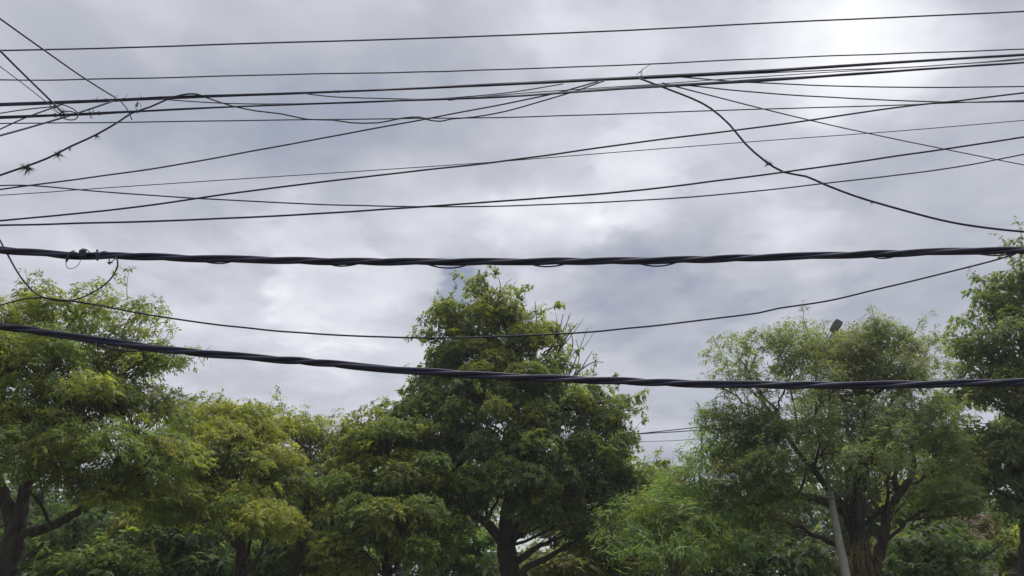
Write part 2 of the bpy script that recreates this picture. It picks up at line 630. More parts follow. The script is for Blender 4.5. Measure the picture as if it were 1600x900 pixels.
    # --- wisps: single leafy shoots that stick out of the crown
    for _ in range(wisps):
        c, r, dens = LW[rng.integers(len(LW))]
        u = unit(rng.normal(size=3))
        u[2] = abs(u[2]) * 0.9
        u = unit(u)
        s0 = c + u * r * 0.85
        ln = rng.uniform(0.45, 1.0)
        e = s0 + u * ln + np.array([0, 0, rng.uniform(0.0, 0.35)])
        if dip and np.hypot(*(pix(e)[0] - np.array(dip[:2]))) < dip[2] * 1.3:
            continue
        bz = bez(s0, (s0 + e) / 2 + rng.normal(0, 0.1, 3), e, 7)
        tw.tube(bz - base, np.linspace(0.012, 0.004, 7), 4)
        m = int(rng.integers(6, 14))
        ii = rng.uniform(0.25, 1.0, m) * 6
        i_ = ii.astype(int).clip(0, 5)
        pos = bz[i_] * (1 - (ii - i_))[:, None] + bz[i_ + 1] * (ii - i_)[:, None] + rng.normal(0, 0.05, (m, 3))
        pr = np.array([p[1] for p in pals], float)
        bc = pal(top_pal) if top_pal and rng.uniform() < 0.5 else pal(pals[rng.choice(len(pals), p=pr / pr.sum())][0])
        qd, qc = sprigs(rng, pos - base, u + rng.normal(0, 0.5, (m, 3)), np.tile(bc, (m, 1)) * rng.uniform(0.8, 1.2, (m, 1)), habit, size)
        Q.append(qd)
        QC.append(qc)
    # --- bare dead twigs
    for bp in bare:
        p3 = np.array([at(a, b, D + bp[0]) for a, b in bp[2:]])
        p3 = spline(p3, n=5)
        tw.tube(p3 - base, np.linspace(bp[1], bp[1] * 0.35, len(p3)), 4)
    if tw.n:
        t_ = tw.build('twigs', bark, root, True)
        t_['kind'] = 'stuff'
    cr_ = bpy.data.objects.new('crown', leaf_mesh('crown', Q, QC))
    cr_['kind'] = 'stuff'
    C.objects.link(cr_)
    cr_.parent = root
    nq = sum(len(x) for x in Q)
    TRIS[0] += nq * 2
    print('TREE', name, 'leaf quads', nq)
    return root


TREES = 'trees across the street'
# left tree with a heavy forked trunk
make_tree('broadleaf_tree', 'big spreading light green tree at the left edge with thick dark forked trunk', 'tree', 22,
          [(2, 940, 36), (14, 880, 33), (24, 832, 31), (34, 790, 20), (48, 720, 15), (62, 650, 15), (80, 580, 10), (95, 530, 6)],
          [(-10, 505, 85, 50), (60, 478, 40, 26, 0, .8), (118, 482, 52, 36), (200, 500, 40, 38, 0, .9), (228, 555, 52, 34, 0, .8), (262, 570, 26, 18, 0, .8),
           (150, 555, 70, 45), (60, 570, 90, 55, -1), (-50, 620, 110, 80), (40, 650, 80, 55, -1.5), (130, 640, 80, 55, -1.5),
           (210, 640, 70, 45), (185, 705, 85, 40, -2), (255, 725, 50, 34, -1), (80, 720, 75, 36, -2), (-40, 730, 60, 60), (170, 765, 65, 28, -1.5),
           (240, 780, 60, 35, 0), (40, 745, 30, 22, -2.5)],
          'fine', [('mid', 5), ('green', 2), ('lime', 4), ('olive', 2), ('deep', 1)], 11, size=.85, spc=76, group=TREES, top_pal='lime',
          limbs=[(-0.6, (26, 835, 17), (60, 828, 16), (95, 815, 14), (130, 795, 10), (185, 765, 8)),
                 (1.0, (40, 760, 16), (90, 700, 12), (140, 620, 9), (180, 560, 6)),
                 (-0.5, (24, 830, 22), (5, 770, 18), (-25, 700, 14), (-50, 640, 9))], wisps=70)
# yellow-green tree
make_tree('broadleaf_tree', 'yellow-green round-topped tree standing right of the big left tree', 'tree', 25,
          [(376, 940, 20), (375, 880, 18), (373, 840, 16), (366, 790, 12), (358, 740, 9), (352, 700, 6)],
          [(350, 695, 58, 34, -1), (388, 650, 46, 24, .5), (318, 652, 42, 28, 1.5), (412, 690, 40, 34, 0), (395, 805, 50, 28, -2.5), (330, 745, 55, 36, -1), (425, 745, 45, 36, 0),
           (300, 800, 55, 40, 1), (420, 830, 34, 20, -2), (372, 665, 40, 26, 0), (368, 728, 40, 26, -1.8), (360, 770, 36, 24, -1.5)],
          'fine', [('mid', 3), ('lime', 5), ('green', 1), ('yell', 2)], 12, size=.85, spc=84, group=TREES, top_pal='yell', wisps=16)
make_tree('broadleaf_tree', 'yellowish tree with leaning trunk between the round-topped tree and olive mound', 'tree', 28,
          [(452, 940, 18), (460, 880, 17), (470, 830, 14), (476, 780, 10), (480, 720, 7)],
          [(470, 690, 50, 36), (482, 672, 34, 16, 0, .8), (525, 715, 45, 45), (450, 750, 50, 40, -1), (510, 690, 30, 26), (500, 780, 50, 40, 0), (450, 660, 20, 12, 0, .7)],
          'fine', [('mid', 3), ('lime', 3), ('green', 2), ('olive', 2)], 13, size=.85, spc=80, group=TREES, top_pal='lime', wisps=14)
make_tree('broadleaf_tree', 'low olive green mounded tree crowding the left side of the tall centre tree', 'tree', 25.5,
          [(606, 940, 18), (606, 880, 16), (610, 830, 13), (612, 770, 9), (610, 720, 6)],
          [(605, 705, 62, 40), (560, 690, 40, 30, 1), (645, 690, 45, 35, .5), (590, 760, 65, 40, -1), (660, 750, 45, 40, 0), (610, 815, 70, 36, -1.5),
           (545, 760, 40, 40, 1), (560, 860, 60, 34, -1), (650, 855, 60, 34, -1), (700, 835, 30, 34, 0), (590, 655, 24, 14, 1, .7)],
          'broad', [('olive', 2), ('mid', 5), ('green', 2), ('lime', 2)], 14, size=.74, spc=104, group=TREES, top_pal='lime', wisps=30)
# tall centre tree
make_tree('broadleaf_tree', 'tall dark green tree in the centre with bare twigs at its right shoulder', 'tree', 28,
          [(798, 940, 34), (794, 890, 31), (788, 850, 28), (786, 815, 22), (790, 770, 16), (797, 715, 13), (802, 660, 11), (803, 620, 9), (798, 570, 7), (786, 520, 5), (772, 470, 3)],
          [(768, 505, 48, 30), (716, 505, 30, 26, 0, .8), (705, 535, 42, 26), (785, 478, 32, 18, 0, .6), (768, 447, 26, 16, 0, .22), (745, 455, 14, 12, 0, .3), (800, 540, 62, 36), (842, 525, 28, 34), (745, 560, 60, 34, -.5),
           (700, 590, 40, 20), (800, 595, 70, 36, -1), (862, 585, 40, 34), (672, 630, 42, 26), (640, 655, 26, 18, 0, .8), (730, 635, 70, 38, -1), (810, 650, 70, 36, -1.5),
           (880, 640, 60, 38, -.5), (950, 632, 38, 24, 0, .6), (935, 670, 46, 34), (978, 725, 30, 24, 0, .8), (915, 715, 62, 40, -1), (825, 710, 62, 38, -1.5), (735, 705, 62, 40, -1.5),
           (680, 690, 50, 36), (700, 770, 52, 34, -1), (760, 765, 40, 28, -2), (855, 765, 52, 36, -1.5), (910, 785, 58, 40, -.5), (965, 775, 34, 34), (890, 832, 50, 28, -.5), (650, 740, 40, 34), (690, 800, 40, 24, -.5), (800, 745, 44, 26, -2.6), (835, 800, 30, 18, -2), (930, 835, 40, 26, -1), (1000, 760, 24, 24, 0, .7), (960, 700, 36, 34, -.6), (612, 652, 16, 10, 0, .4), (650, 622, 24, 14, 0, .45), (663, 526, 14, 9, 0, .45), (688, 488, 18, 14, 0, .5), (838, 486, 22, 16, 0, .45), (872, 540, 18, 22, 0, .35), (985, 640, 20, 16, 0, .45), (1008, 738, 16, 12, 0, .4), (925, 605, 22, 12, 0, .4)],
          'palmate', [('blue', 3), ('green', 6), ('mid', 4), ('lime', 2)], 15, size=.76, spc=80, clump=0.60, flat=.8, group=TREES, top_pal='lime', wisps=120,
          limbs=[(-1.0, (790, 855, 18), (765, 822, 15), (735, 800, 12), (700, 785, 9), (660, 760, 6)),
                 (0.6, (797, 858, 14), (806, 820, 11), (822, 795, 9), (850, 775, 6)),
                 (-0.8, (803, 625, 8), (820, 590, 6), (845, 560, 4)), (0.5, (802, 640, 7), (780, 600, 6), (745, 560, 4)),
                 (0, (800, 670, 8), (850, 645, 6), (905, 640, 4))],
          bare=[(0, .035, (850, 560), (872, 520), (880, 490)), (0, .03, (868, 560), (890, 520), (903, 505)), (0.3, .03, (880, 570), (895, 540), (888, 505)),
                (0, .035, (880, 600), (905, 580), (925, 567), (943, 566)), (0, .022, (908, 578), (918, 560), (926, 548)), (0, .03, (770, 480), (762, 450), (748, 426)),
                (0, .028, (775, 475), (782, 450), (778, 432)), (0, .022, (765, 470), (742, 452), (730, 450)), (0.2, .03, (840, 520), (838, 495), (836, 470)),
                (0, .025, (890, 600), (905, 560), (900, 530)), (0, .02, (872, 520), (882, 512), (892, 488)), (-.4, .026, (850, 590), (876, 540), (889, 492)), (-.4, .02, (876, 545), (896, 520), (912, 498)), (-.3, .018, (866, 560), (872, 525), (868, 488)), (.1, .026, (884, 598), (900, 560), (918, 512)), (.1, .016, (905, 545), (914, 540), (928, 520)), (0, .03, (760, 470), (756, 440), (760, 420)), (0, .02, (790, 480), (798, 455), (806, 440)), (0, .018, (783, 455), (792, 442), (800, 436)), (0, .03, (1000, 745), (1012, 738), (1024, 725)), (-.2, .04, (930, 690), (955, 665), (975, 645))])
# slender shoots crowning the tall tree are part of its crown (lobes above); right-hand trees
make_tree('feathery_tree', 'large pale feathery tree on the right with several forking dark limbs', 'tree', 23,
          [(1352, 940, 36), (1348, 890, 33), (1342, 845, 27), (1336, 805, 19), (1334, 765, 12), (1340, 715, 9), (1346, 660, 7), (1348, 610, 5)],
          [(1165, 562, 40, 28, 0, .85), (1215, 540, 40, 24, 0, .85), (1262, 535, 40, 24, 0.6, .85), (1128, 600, 24, 18, 0, .6), (1180, 612, 50, 24, 0, .65), (1310, 555, 56, 34), (1375, 545, 52, 32), (1415, 540, 22, 26, 0, .7), (1425, 590, 45, 40),
           (1345, 610, 80, 38), (1272, 610, 34, 40, 1, .7), (1455, 635, 36, 36, 0, .7), (1165, 665, 52, 40), (1215, 690, 50, 36, -.5), (1290, 675, 50, 34, .5, .7), (1370, 665, 66, 34, -1),
           (1430, 670, 46, 36), (1135, 720, 38, 36), (1185, 745, 56, 34, -1), (1270, 730, 46, 30, 1.4, .7), (1360, 720, 46, 26, 1.5, .7), (1465, 720, 40, 40, .8), (1140, 790, 50, 36), (1200, 810, 40, 26, .8),
           (1430, 760, 34, 26, 1.5, .6), (1300, 690, 40, 26, -2.2, .8), (1385, 690, 40, 26, -2.2, .8), (1235, 765, 44, 24, -1.8, .8), (1330, 722, 40, 20, -2.8, .8), (1288, 600, 30, 22, -1.9, .7), (1292, 556, 30, 20, -1.2, .8), (1250, 565, 34, 26, -.6, .8), (1345, 540, 30, 22, -.5, .8), (1285, 655, 30, 22, -1.9, .7), (1402, 728, 32, 18, -2.8, .8), (1465, 795, 46, 36, -.6), (1330, 760, 24, 18, -2.0, .5), (1385, 600, 50, 36, -1)],
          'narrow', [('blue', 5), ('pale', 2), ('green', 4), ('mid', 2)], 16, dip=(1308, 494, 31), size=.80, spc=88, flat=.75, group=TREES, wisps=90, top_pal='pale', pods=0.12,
          limbs=[(0.4, (1338, 840, 18), (1318, 795, 15), (1298, 768, 12), (1268, 730, 9), (1235, 690, 7), (1210, 640, 5)),
                 (-0.5, (1318, 797, 14), (1290, 784, 12), (1250, 774, 10), (1215, 775, 8), (1185, 790, 5)),
                 (-0.3, (1366, 900, 19), (1378, 850, 16), (1388, 800, 14), (1406, 770, 12), (1424, 745, 10), (1428, 715, 7), (1418, 680, 6)),
                 (0.2, (1392, 790, 12), (1372, 800, 9), (1352, 820, 7)),
                 (0.0, (1404, 772, 11), (1398, 752, 9), (1400, 735, 6)),
                 (0.6, (1345, 800, 14), (1348, 760, 12), (1362, 710, 9), (1380, 650, 6)),
                 (0.2, (1215, 690, 5), (1200, 640, 3.5), (1170, 590, 2)), (0.2, (1245, 690, 5), (1242, 640, 3.5), (1225, 570, 2)), (0.5, (1215, 640, 4), (1190, 615, 3), (1180, 580, 1.8))])
make_tree('broadleaf_tree', 'dense dark tree rising highest at the right edge of the view', 'tree', 25,
          [(1610, 940, 30), (1608, 860, 27), (1604, 780, 22), (1600, 700, 17), (1598, 600, 12), (1596, 500, 8), (1594, 430, 5)],
          [(1594, 412, 20, 26, 0, .8), (1568, 445, 34, 24, 0, .8), (1600, 460, 50, 34), (1545, 495, 36, 30), (1590, 530, 60, 46, -1), (1640, 480, 60, 70), (1545, 560, 46, 38), (1508, 533, 22, 10, 0, .6), (1496, 590, 16, 12, 0, .6),
           (1600, 610, 60, 46, -1), (1540, 625, 42, 34), (1512, 610, 20, 18, 0, .6), (1660, 620, 70, 90), (1550, 690, 46, 42, -1), (1610, 700, 56, 46, -1), (1515, 690, 30, 36), (1590, 770, 56, 40), (1660, 760, 70, 70), (1540, 755, 40, 34)],
          'broad', [('green', 3), ('pale', 5), ('blue', 4), ('mid', 3)], 17, size=.8, spc=76, group=TREES, top_pal='mid', wisps=50)
make_tree('feathery_tree', 'bright green feathery shrub-like tree with brown pods right of the centre tree', 'tree', 22,
          [(1055, 940, 12), (1052, 890, 11), (1046, 840, 9), (1045, 790, 6)],
          [(1045, 790, 42, 30), (1085, 755, 30, 28, 0, .7), (1096, 718, 9, 12, 0, .5), (1078, 736, 8, 10, 0, .5), (1075, 830, 44, 34, -1), (1020, 850, 44, 34, -.5), (1100, 800, 36, 36, .5), (1060, 880, 54, 26, -1.5), (1110, 865, 40, 30)],
          'feather', [('fern', 6), ('green', 3), ('lime', 1), ('olive', 1)], 18, spc=44, group=TREES, pods=0.55, wisps=34, bark=BARK_PALE)
make_tree('broadleaf_tree', 'olive brown tangled tree low behind the right side of the centre tree', 'tree', 33,
          [(955, 940, 14), (957, 890, 13), (965, 845, 10), (975, 800, 7)],
          [(1000, 770, 42, 28, 0), (960, 815, 46, 34), (1010, 830, 40, 36), (925, 865, 50, 30), (980, 875, 50, 30, -1), (880, 885, 40, 22, -1), (1040, 745, 26, 16, 0, .7), (1060, 790, 40, 40, 1)],
          'broad', [('olive', 4), ('mid', 3), ('brown', 1), ('green', 2)], 19, spc=52, group=TREES, pods=0.4, wisps=24, size=1.1)
make_tree('broadleaf_tree', 'mid green leafy tree in the gap between feathery tree and right-edge tree', 'tree', 31,
          [(1465, 940, 16), (1466, 890, 15), (1470, 830, 12), (1476, 770, 8)],
          [(1478, 700, 36, 40), (1460, 775, 50, 40), (1420, 810, 46, 36, 0), (1500, 750, 36, 40, .5), (1410, 865, 46, 26), (1490, 650, 22, 26, 0, .7), (1470, 838, 36, 22, -1, .8), (1555, 812, 22, 10, 0, .35), (1510, 838, 14, 10, 0, .3), (1575, 840, 14, 12, 0, .35)],
          'broad', [('mid', 4), ('green', 4), ('olive', 2), ('lime', 1)], 20, spc=50, group=TREES, wisps=24, size=1.1)

# trees of the second row, seen through the first one
BACK = 'second row of trees behind'
back = [
    (120, 29, [(110, 820, 60, 26), (170, 835, 60, 30), (60, 850, 50, 26), (230, 840, 60, 34), (120, 880, 90, 26)], 'dusky undergrowth tree below the long limb at far left'),
    (335, 30, [(320, 840, 50, 34), (400, 860, 50, 30), (280, 850, 50, 34), (340, 890, 80, 22)], 'dusky undergrowth tree round the foot of the slim left trunks'),
    (520, 30, [(500, 830, 46, 34), (545, 870, 50, 30), (470, 880, 50, 24), (440, 850, 40, 30)], 'dusky undergrowth tree right of the leaning slim trunk'),
    (1185, 26, [(1150, 852, 54, 30), (1215, 868, 46, 24), (1180, 890, 60, 20), (1105, 880, 40, 24), (1255, 880, 24, 22)], 'dusky undergrowth tree left of the street lamp post'),
    (1450, 27, [(1455, 862, 44, 26), (1420, 888, 50, 18), (1500, 888, 30, 14)], 'dusky undergrowth tree right of the feathery trunk'),
    (60, 36, [(40, 830, 90, 40), (110, 845, 70, 40), (-40, 800, 80, 70), (60, 880, 90, 30), (60, 700, 90, 50)], 'shady tree filling the view behind the thick forked trunk at far left'),
    (250, 35, [(240, 830, 80, 50), (290, 860, 70, 40), (200, 800, 60, 40), (250, 740, 60, 60), (280, 690, 50, 40)], 'shady tree seen behind the gap left of the yellow-green tree'),
    (410, 37, [(400, 860, 80, 40), (440, 800, 70, 50), (370, 780, 60, 60), (420, 720, 60, 40)], 'shady tree seen low behind the yellow-green round-topped tree'),
    (540, 36, [(520, 840, 70, 50), (570, 780, 60, 60), (500, 880, 60, 30), (640, 800, 60, 60), (640, 870, 70, 30)], 'shady tree seen low behind the olive mounded tree'),
    (720, 40, [(720, 790, 60, 44), (690, 740, 60, 50), (745, 750, 50, 40)], 'shady tree seen through the crown left of the centre trunk'),
    (815, 56, [(815, 760, 60, 44), (790, 800, 50, 36), (845, 800, 50, 36), (815, 828, 40, 14)], 'far shady tree above the mint house roof'),
    (870, 40, [(880, 770, 50, 40), (930, 740, 50, 40), (900, 820, 50, 30)], 'shady tree seen through the crown right of the centre trunk'),
    (1180, 34, [(1170, 850, 70, 40), (1130, 830, 60, 50), (1230, 860, 70, 40), (1220, 780, 60, 50), (1180, 730, 60, 50)], 'shady tree seen under the left limb of the feathery tree'),
    (1330, 36, [(1290, 860, 60, 40), (1380, 850, 60, 45), (1340, 790, 60, 50), (1300, 730, 60, 50), (1400, 720, 60, 60)], 'shady tree seen between the forking limbs of the feathery tree'),
    (1600, 38, [(1610, 790, 50, 40), (1640, 840, 60, 50), (1600, 720, 60, 60), (1650, 700, 70, 70)], 'shady tree behind the dark right-edge tree above the tiled roof'),
]
for i, (tx, D, lb, lab) in enumerate(back):
    make_tree('background_tree', lab, 'tree', D, [(tx, 930, 16), (tx + 3, 880, 14), (tx, 820, 11), (tx + 4, 770, 8)], lb, 'far',
              [('deep', 7), ('green', 2), ('olive', 1)], 40 + i, clump=0.95, spc=46, group=BACK, wisps=10)

third = [
    (-60, 52, 690, 'far dark tree closing the view behind the leftmost trunk'), (70, 50, 760, 'far dark tree under the long left limb'),
    (200, 52, 740, 'far dark tree behind the bright shrub at lower left'), (330, 50, 740, 'far dark tree left of the slim yellow-green trunk'),
    (450, 53, 760, 'far dark tree behind the leaning slim trunk'), (570, 51, 760, 'far dark tree below the olive mound'),
    (690, 53, 780, 'far dark tree left of the mint house'), (905, 54, 790, 'far dark tree right of the mint house'),
    (1010, 51, 790, 'far dark tree behind the olive brown tangle'), (1120, 52, 760, 'far dark tree left below the feathery tree'),
    (1240, 50, 740, 'far dark tree behind the street lamp post'), (1370, 52, 750, 'far dark tree right of the feathery trunk'), (1480, 60, 760, 'far dark tree above the tiled roof ridge')]
for i, (tx, D, ty, lab) in enumerate(third):
    hh = 930 - ty
    lb = [(tx, ty + 40, 56, 40), (tx - 40, ty + 90, 56, 45), (tx + 44, ty + 85, 56, 45), (tx, ty + 140, 70, 45)]
    if tx not in (690, 905, 1480):
        lb += [(tx - 30, 945, 70, 40), (tx + 40, 940, 70, 40)]
    make_tree('background_tree', lab, 'tree', D, [(tx, 975, 10), (tx + 3, 900, 9), (tx, 850, 7), (tx + 4, 800, 5)], lb, 'far',
              [('deep', 7), ('green', 2)], 80 + i, clump=1.25, spc=42, group='far row of trees', wisps=4, size=1.35)

SHR = 'shrubs under the trees'
shrubs = [
    (165, 870, 27, [(150, 874, 40, 20), (200, 889, 36, 16), (110, 892, 36, 14)], 'mid', 'bright green shrub in the light right of the thick left trunk'),
    (325, 885, 30, [(325, 884, 34, 16), (290, 892, 26, 14)], 'green', 'low green shrub at the bottom left of the slim yellow-green tree trunk'),
    (500, 880, 30, [(495, 878, 40, 20), (540, 885, 34, 18)], 'lime', 'yellow-green shrub under the olive mounded tree'),
    (740, 860, 34, [(738, 852, 32, 26), (705, 870, 36, 24), (755, 884, 20, 16)], 'fern', 'rounded green shrub just left of the centre trunk'),
    (848, 892, 34, [(852, 892, 18, 14)], 'lime', 'small yellow-green weed clump in front of the mint wall'),
    (1490, 870, 34, [(1500, 862, 26, 18), (1470, 880, 34, 16), (1532, 866, 12, 10)], 'fern', 'light green shrub in front of the white wall left of the dark porch'),
    (1592, 880, 34, [(1596, 882, 22, 22), (1600, 850, 20, 18)], 'lime', 'light green shrub in the bottom right corner'),
    (1400, 890, 30, [(1405, 888, 44, 18)], 'green', 'low dark shrub right of the feathery tree trunk base'),
]
for i, (tx, ty, D, lb, p_, lab) in enumerate(shrubs):
    make_tree('leafy_shrub', lab, 'shrub', D, [(tx, 960, 6), (tx, ty + 15, 5), (tx, ty, 3)], lb, 'broad', [(p_, 5), ('mid', 3), ('green', 2)], 60 + i, clump=0.5, spc=46,
              group=SHR, wisps=16, size=1.1)

# ------------------------------------------------------------------ dry roots hanging on the feathery tree's trunk
rng = np.random.default_rng(5)
rb = at(1340, 850, 22.3)
ro = empty('root_curtain', (rb[0], rb[1], rb[2] - 1.6), 'straw-coloured dry roots hanging on the feathery tree trunk', 'dry roots')
for k in range(34):
    px = rng.uniform(1322, 1362)
    a = at(px, rng.uniform(842, 862), 22.35 + rng.uniform(-.15, .15))
    pts = [a]
    d = np.array([rng.normal(0, .10), rng.normal(0, .05), -.28])
    for _ in range(6):
        d = d * 0.9 + np.array([rng.normal(0, .05), rng.normal(0, .04), -.03])
        pts.append(pts[-1] + d * rng.uniform(.5, 1.0))
    MB().tube(np.array(pts) - np.array(ro.location), np.linspace(.010, .004, 7), 4).build('root', ROOT, ro)

# ------------------------------------------------------------------ street lamp
LD = 22.2
ft = at(1327, 930, LD)
foot = np.array([ft[0] + 0.12, LD, 0])
top = at(1297, 768, LD)
lamp = empty('street_lamp', foot, 'pale leaning concrete lamp post with thin mast beside the feathery tree trunk', 'street lamp')
pp = spline(np.array([foot, at(1322, 900, LD), at(1309, 835, LD), top]), n=6)
MB().tube(pp - foot, np.linspace(.135, .085, len(pp)), 12).build('post', CONCRETE, lamp, True)
hd = at(1300, 522, LD + .3)
arm = spline(np.array([top - np.array([0, 0, .3]), at(1281, 680, LD + .1), at(1274, 610, LD + .25), at(1284, 556, LD + .3), hd]), n=8)
MB().tube(arm - foot, np.linspace(.045, .028, len(arm)), 8).build('mast', LAMPGREY, lamp, True)
for zz in (.08, .2):
    MB().tube(np.array([top - np.array([0, 0, zz + .04]), top - np.array([0, 0, zz])]) - foot, .10, 12).build('clamp_band', LAMPGREY, lamp, True)
mb = MB()
head_c = at(1306, 510, LD + .22)
# flat tapered lamp head, tilted up, with rounded outline
ax_l = unit(at(1313, 501, LD + .1) - at(1299, 523, LD + .35))
ax_w = unit(np.cross(ax_l, unit(head_c - EYE)))
ax_n = np.cross(ax_l, ax_w)
prof = [(-.46, .11, .05), (-.38, .17, .07), (-.1, .20, .085), (.2, .21, .075), (.40, .19, .05), (.46, .14, .03)]
rings = []
for (t, w, h) in prof:
    for a in np.linspace(0, 2 * np.pi, 12, endpoint=False):
        cx, sx = math.cos(a), math.sin(a)
        cx = math.copysign(abs(cx) ** .5, cx)
        sx = math.copysign(abs(sx) ** .6, sx)
        rings.append(head_c + ax_l * t * .50 + ax_w * cx * w * .62 + ax_n * sx * h * .62 - foot)
fs = [(i * 12 + k, i * 12 + (k + 1) % 12, (i + 1) * 12 + (k + 1) % 12, (i + 1) * 12 + k) for i in range(5) for k in range(12)]
fs += [tuple(range(11, -1, -1)), tuple(60 + k for k in range(12))]
mb.add(rings, fs)
head = mb.build('lamp_head', LAMPGREY, lamp, True)
nn = ax_n if ax_n[2] < 0 else -ax_n
q = [head_c + nn * .052 + ax_l * a * .86 + ax_w * b * .84 - foot for a, b in ((-.04, -.095), (.19, -.095), (.19, .095), (-.04, .095))]
q2 = [p + nn * .012 for p in q]
MB().add(q + q2, [(3, 2, 1, 0), (4, 5, 6, 7), (0, 1, 5, 4), (1, 2, 6, 5), (2, 3, 7, 6), (3, 0, 4, 7)]).build('lens', GLASS, head)

# ------------------------------------------------------------------ houses
def house(name, label, x0, x1, y0, y1, eave, ridge, wallm, storeys, white_low=None, roofm=TILE):
    org = np.array([(x0 + x1) / 2, y0, 0])
    h = empty(name, org, label, 'house')
    w, d = x1 - x0, y1 - y0
    m = MB()
    m.box((-w / 2, 0, 0), (w / 2, d, eave))
    m.add([(-w / 2, 0, eave), (-w / 2, d, eave), (-w / 2, d / 2, ridge - .1), (w / 2, 0, eave), (w / 2, d, eave), (w / 2, d / 2, ridge - .1)],
          [(0, 1, 2), (3, 5, 4), (0, 2, 5, 3), (1, 4, 5, 2)])
    m.build('wall', wallm, h)
    rise = (ridge - eave) / (d / 2)
    ov = 0.55
    rf = MB()
    th = .09
    for sgn in (0, 1):
        ya, yb = (-ov, d / 2) if sgn == 0 else (d + ov, d / 2)
        za, zb = eave - ov * rise + .05, ridge + .05
        xs = (-w / 2 - ov, w / 2 + ov)
        vs = [(xs[0], ya, za), (xs[1], ya, za), (xs[1], yb, zb), (xs[0], yb, zb)]
        vs += [(a, b, c + th) for a, b, c in vs]
        rf.add(vs, [(3, 2, 1, 0), (4, 5, 6, 7), (0, 1, 5, 4), (1, 2, 6, 5), (2, 3, 7, 6), (3, 0, 4, 7)])
    roof = rf.build('roof', roofm, h)
    # courses of rounded tiles on the near slope
    tile = MB()
    sl = math.hypot(.36, .36 * rise)
    ang = np.linspace(0, math.pi, 6)
    ring = [(-.11 * math.cos(a), 0, .075 * math.sin(a)) for a in ang] + [(-.11 * math.cos(a), .36, .36 * rise + .055 * math.sin(a) + .0) for a in ang]
    tile.add(ring, [(i, i + 1, i + 7, i + 6) for i in range(5)] + [(5, 4, 3, 2, 1, 0)])
    tm = tile.mesh('tile')
    tm.materials.append(roofm)
    return h, roof, tm, (w, d, ov, rise, eave, ridge)


def window(h, x, z, w, hh, y=-.02):
    f = MB()
    for lo, hi in (((-w / 2 - .07, -.06, -hh / 2 - .07), (w / 2 + .07, .03, -hh / 2)), ((-w / 2 - .07, -.06, hh / 2), (w / 2 + .07, .03, hh / 2 + .07)),
                   ((-w / 2 - .07, -.06, -hh / 2), (-w / 2, .03, hh / 2)), ((w / 2, -.06, -hh / 2), (w / 2 + .07, .03, hh / 2)), ((-.025, -.05, -hh / 2), (.025, .02, hh / 2))):
        f.box(lo, hi)
    wo = f.build('window', WALL_WHITE, h, loc=(x, y, z))
    MB().box((-w / 2, -.03, -hh / 2), (w / 2, .0, hh / 2)).build('pane', PANE, wo)


# tiled house at right
HD = 43.0
xa, xb = at(1440, 850, HD)[0], at(1600, 850, HD)[0]
eave = at(1500, 850, HD)[2]
ridge = at(1500, 806, HD + 3)[2]
h1, roof1, tm, (w, d, ov, rise, ev, rg) = house('tiled_house', 'house with reddish tiled roof and dark porch glimpsed through trees at lower right', xa, xb + 3.5, HD, HD + 7, eave, ridge, WALL_DARK, 2)
cnt = 0
rows = int((d / 2 + ov) / .34)
colsn = int((w + 2 * ov) / .24)
near = []
for j in range(rows):
    for i in range(colsn):
        near.append((j, i))
rng = np.random.default_rng(3)
rest = MB()
# tiles that the gaps between the trees can show are objects, the rest one mass
gap_x = (at(1460, 840, HD)[0] - (xa + xb + 3.5) / 2, at(1575, 840, HD)[0] - (xa + xb + 3.5) / 2)
tv = np.array([v_.co[:] for v_ in tm.vertices])
tf = [list(p.vertices) for p in tm.polygons]
for (j, i) in near:
    x = -w / 2 - ov + .12 + i * .24
    y = -ov + j * .34
    z = ev - ov * rise + .05 + .095 + j * .34 * rise + .012
    if gap_x[0] < x < gap_x[1] and cnt < 290:
        o = bpy.data.objects.new('tile', tm)
        C.objects.link(o)
        o.parent = roof1
        o.location = (x, y, z)
        o.rotation_euler = (0, 0, rng.normal(0, .02))
        cnt += 1
    else:
        rest.add(tv + np.array([x, y, z]), tf)
ro_ = rest.build('tile_courses', TILE, roof1)
ro_['kind'] = 'stuff'
# porch: slab, posts, balustrade, openings
pz = at(1500, 888, HD - 1.6)[2]
pm = MB()
pm.box((-w / 2, -2.2, pz - .25), (w / 2, -.004, pz - .05)).build('porch_slab', CONCRETE, h1)
for k in range(5):
    x = -w / 2 + .2 + k * (w - .4) / 4
    MB().box((x - .09, -2.1, pz - .05), (x + .09, -1.92, ev - ov * rise + .04)).build('post', WALL_DARK, h1)
    MB().box((x - .12, -2.15, 0), (x + .12, -1.87, pz - .25)).build('pillar', WALL_WHITE, h1)
MB().box((-w / 2, -2.12, pz - .04), (w / 2, -2.02, pz + .62)).build('parapet', WALL_WHITE, h1)
pr_ = MB()
vs = [(-w / 2 - .3, -2.5, ev - 1.0), (w / 2 + .3, -2.5, ev - 1.0), (w / 2 + .3, -.01, ev - .32), (-w / 2 - .3, -.01, ev - .32)]
pr_.add(vs + [(a, b, c + .07) for a, b, c in vs], [(3, 2, 1, 0), (4, 5, 6, 7), (0, 1, 5, 4), (1, 2, 6, 5), (2, 3, 7, 6), (3, 0, 4, 7)]).build('porch_roof', TILE, h1)
for x in (-w * .3, w * .05, w * .36):
    window(h1, x, pz + 1.1, 1.1, 1.0)
for x in (-w * .3, w * .3):
    window(h1, x, 1.6, 1.2, 1.1)
MB().box((w * .16, -.05, 0), (w * .16 + .9, .02, 2.05)).build('door', WOOD, h1)

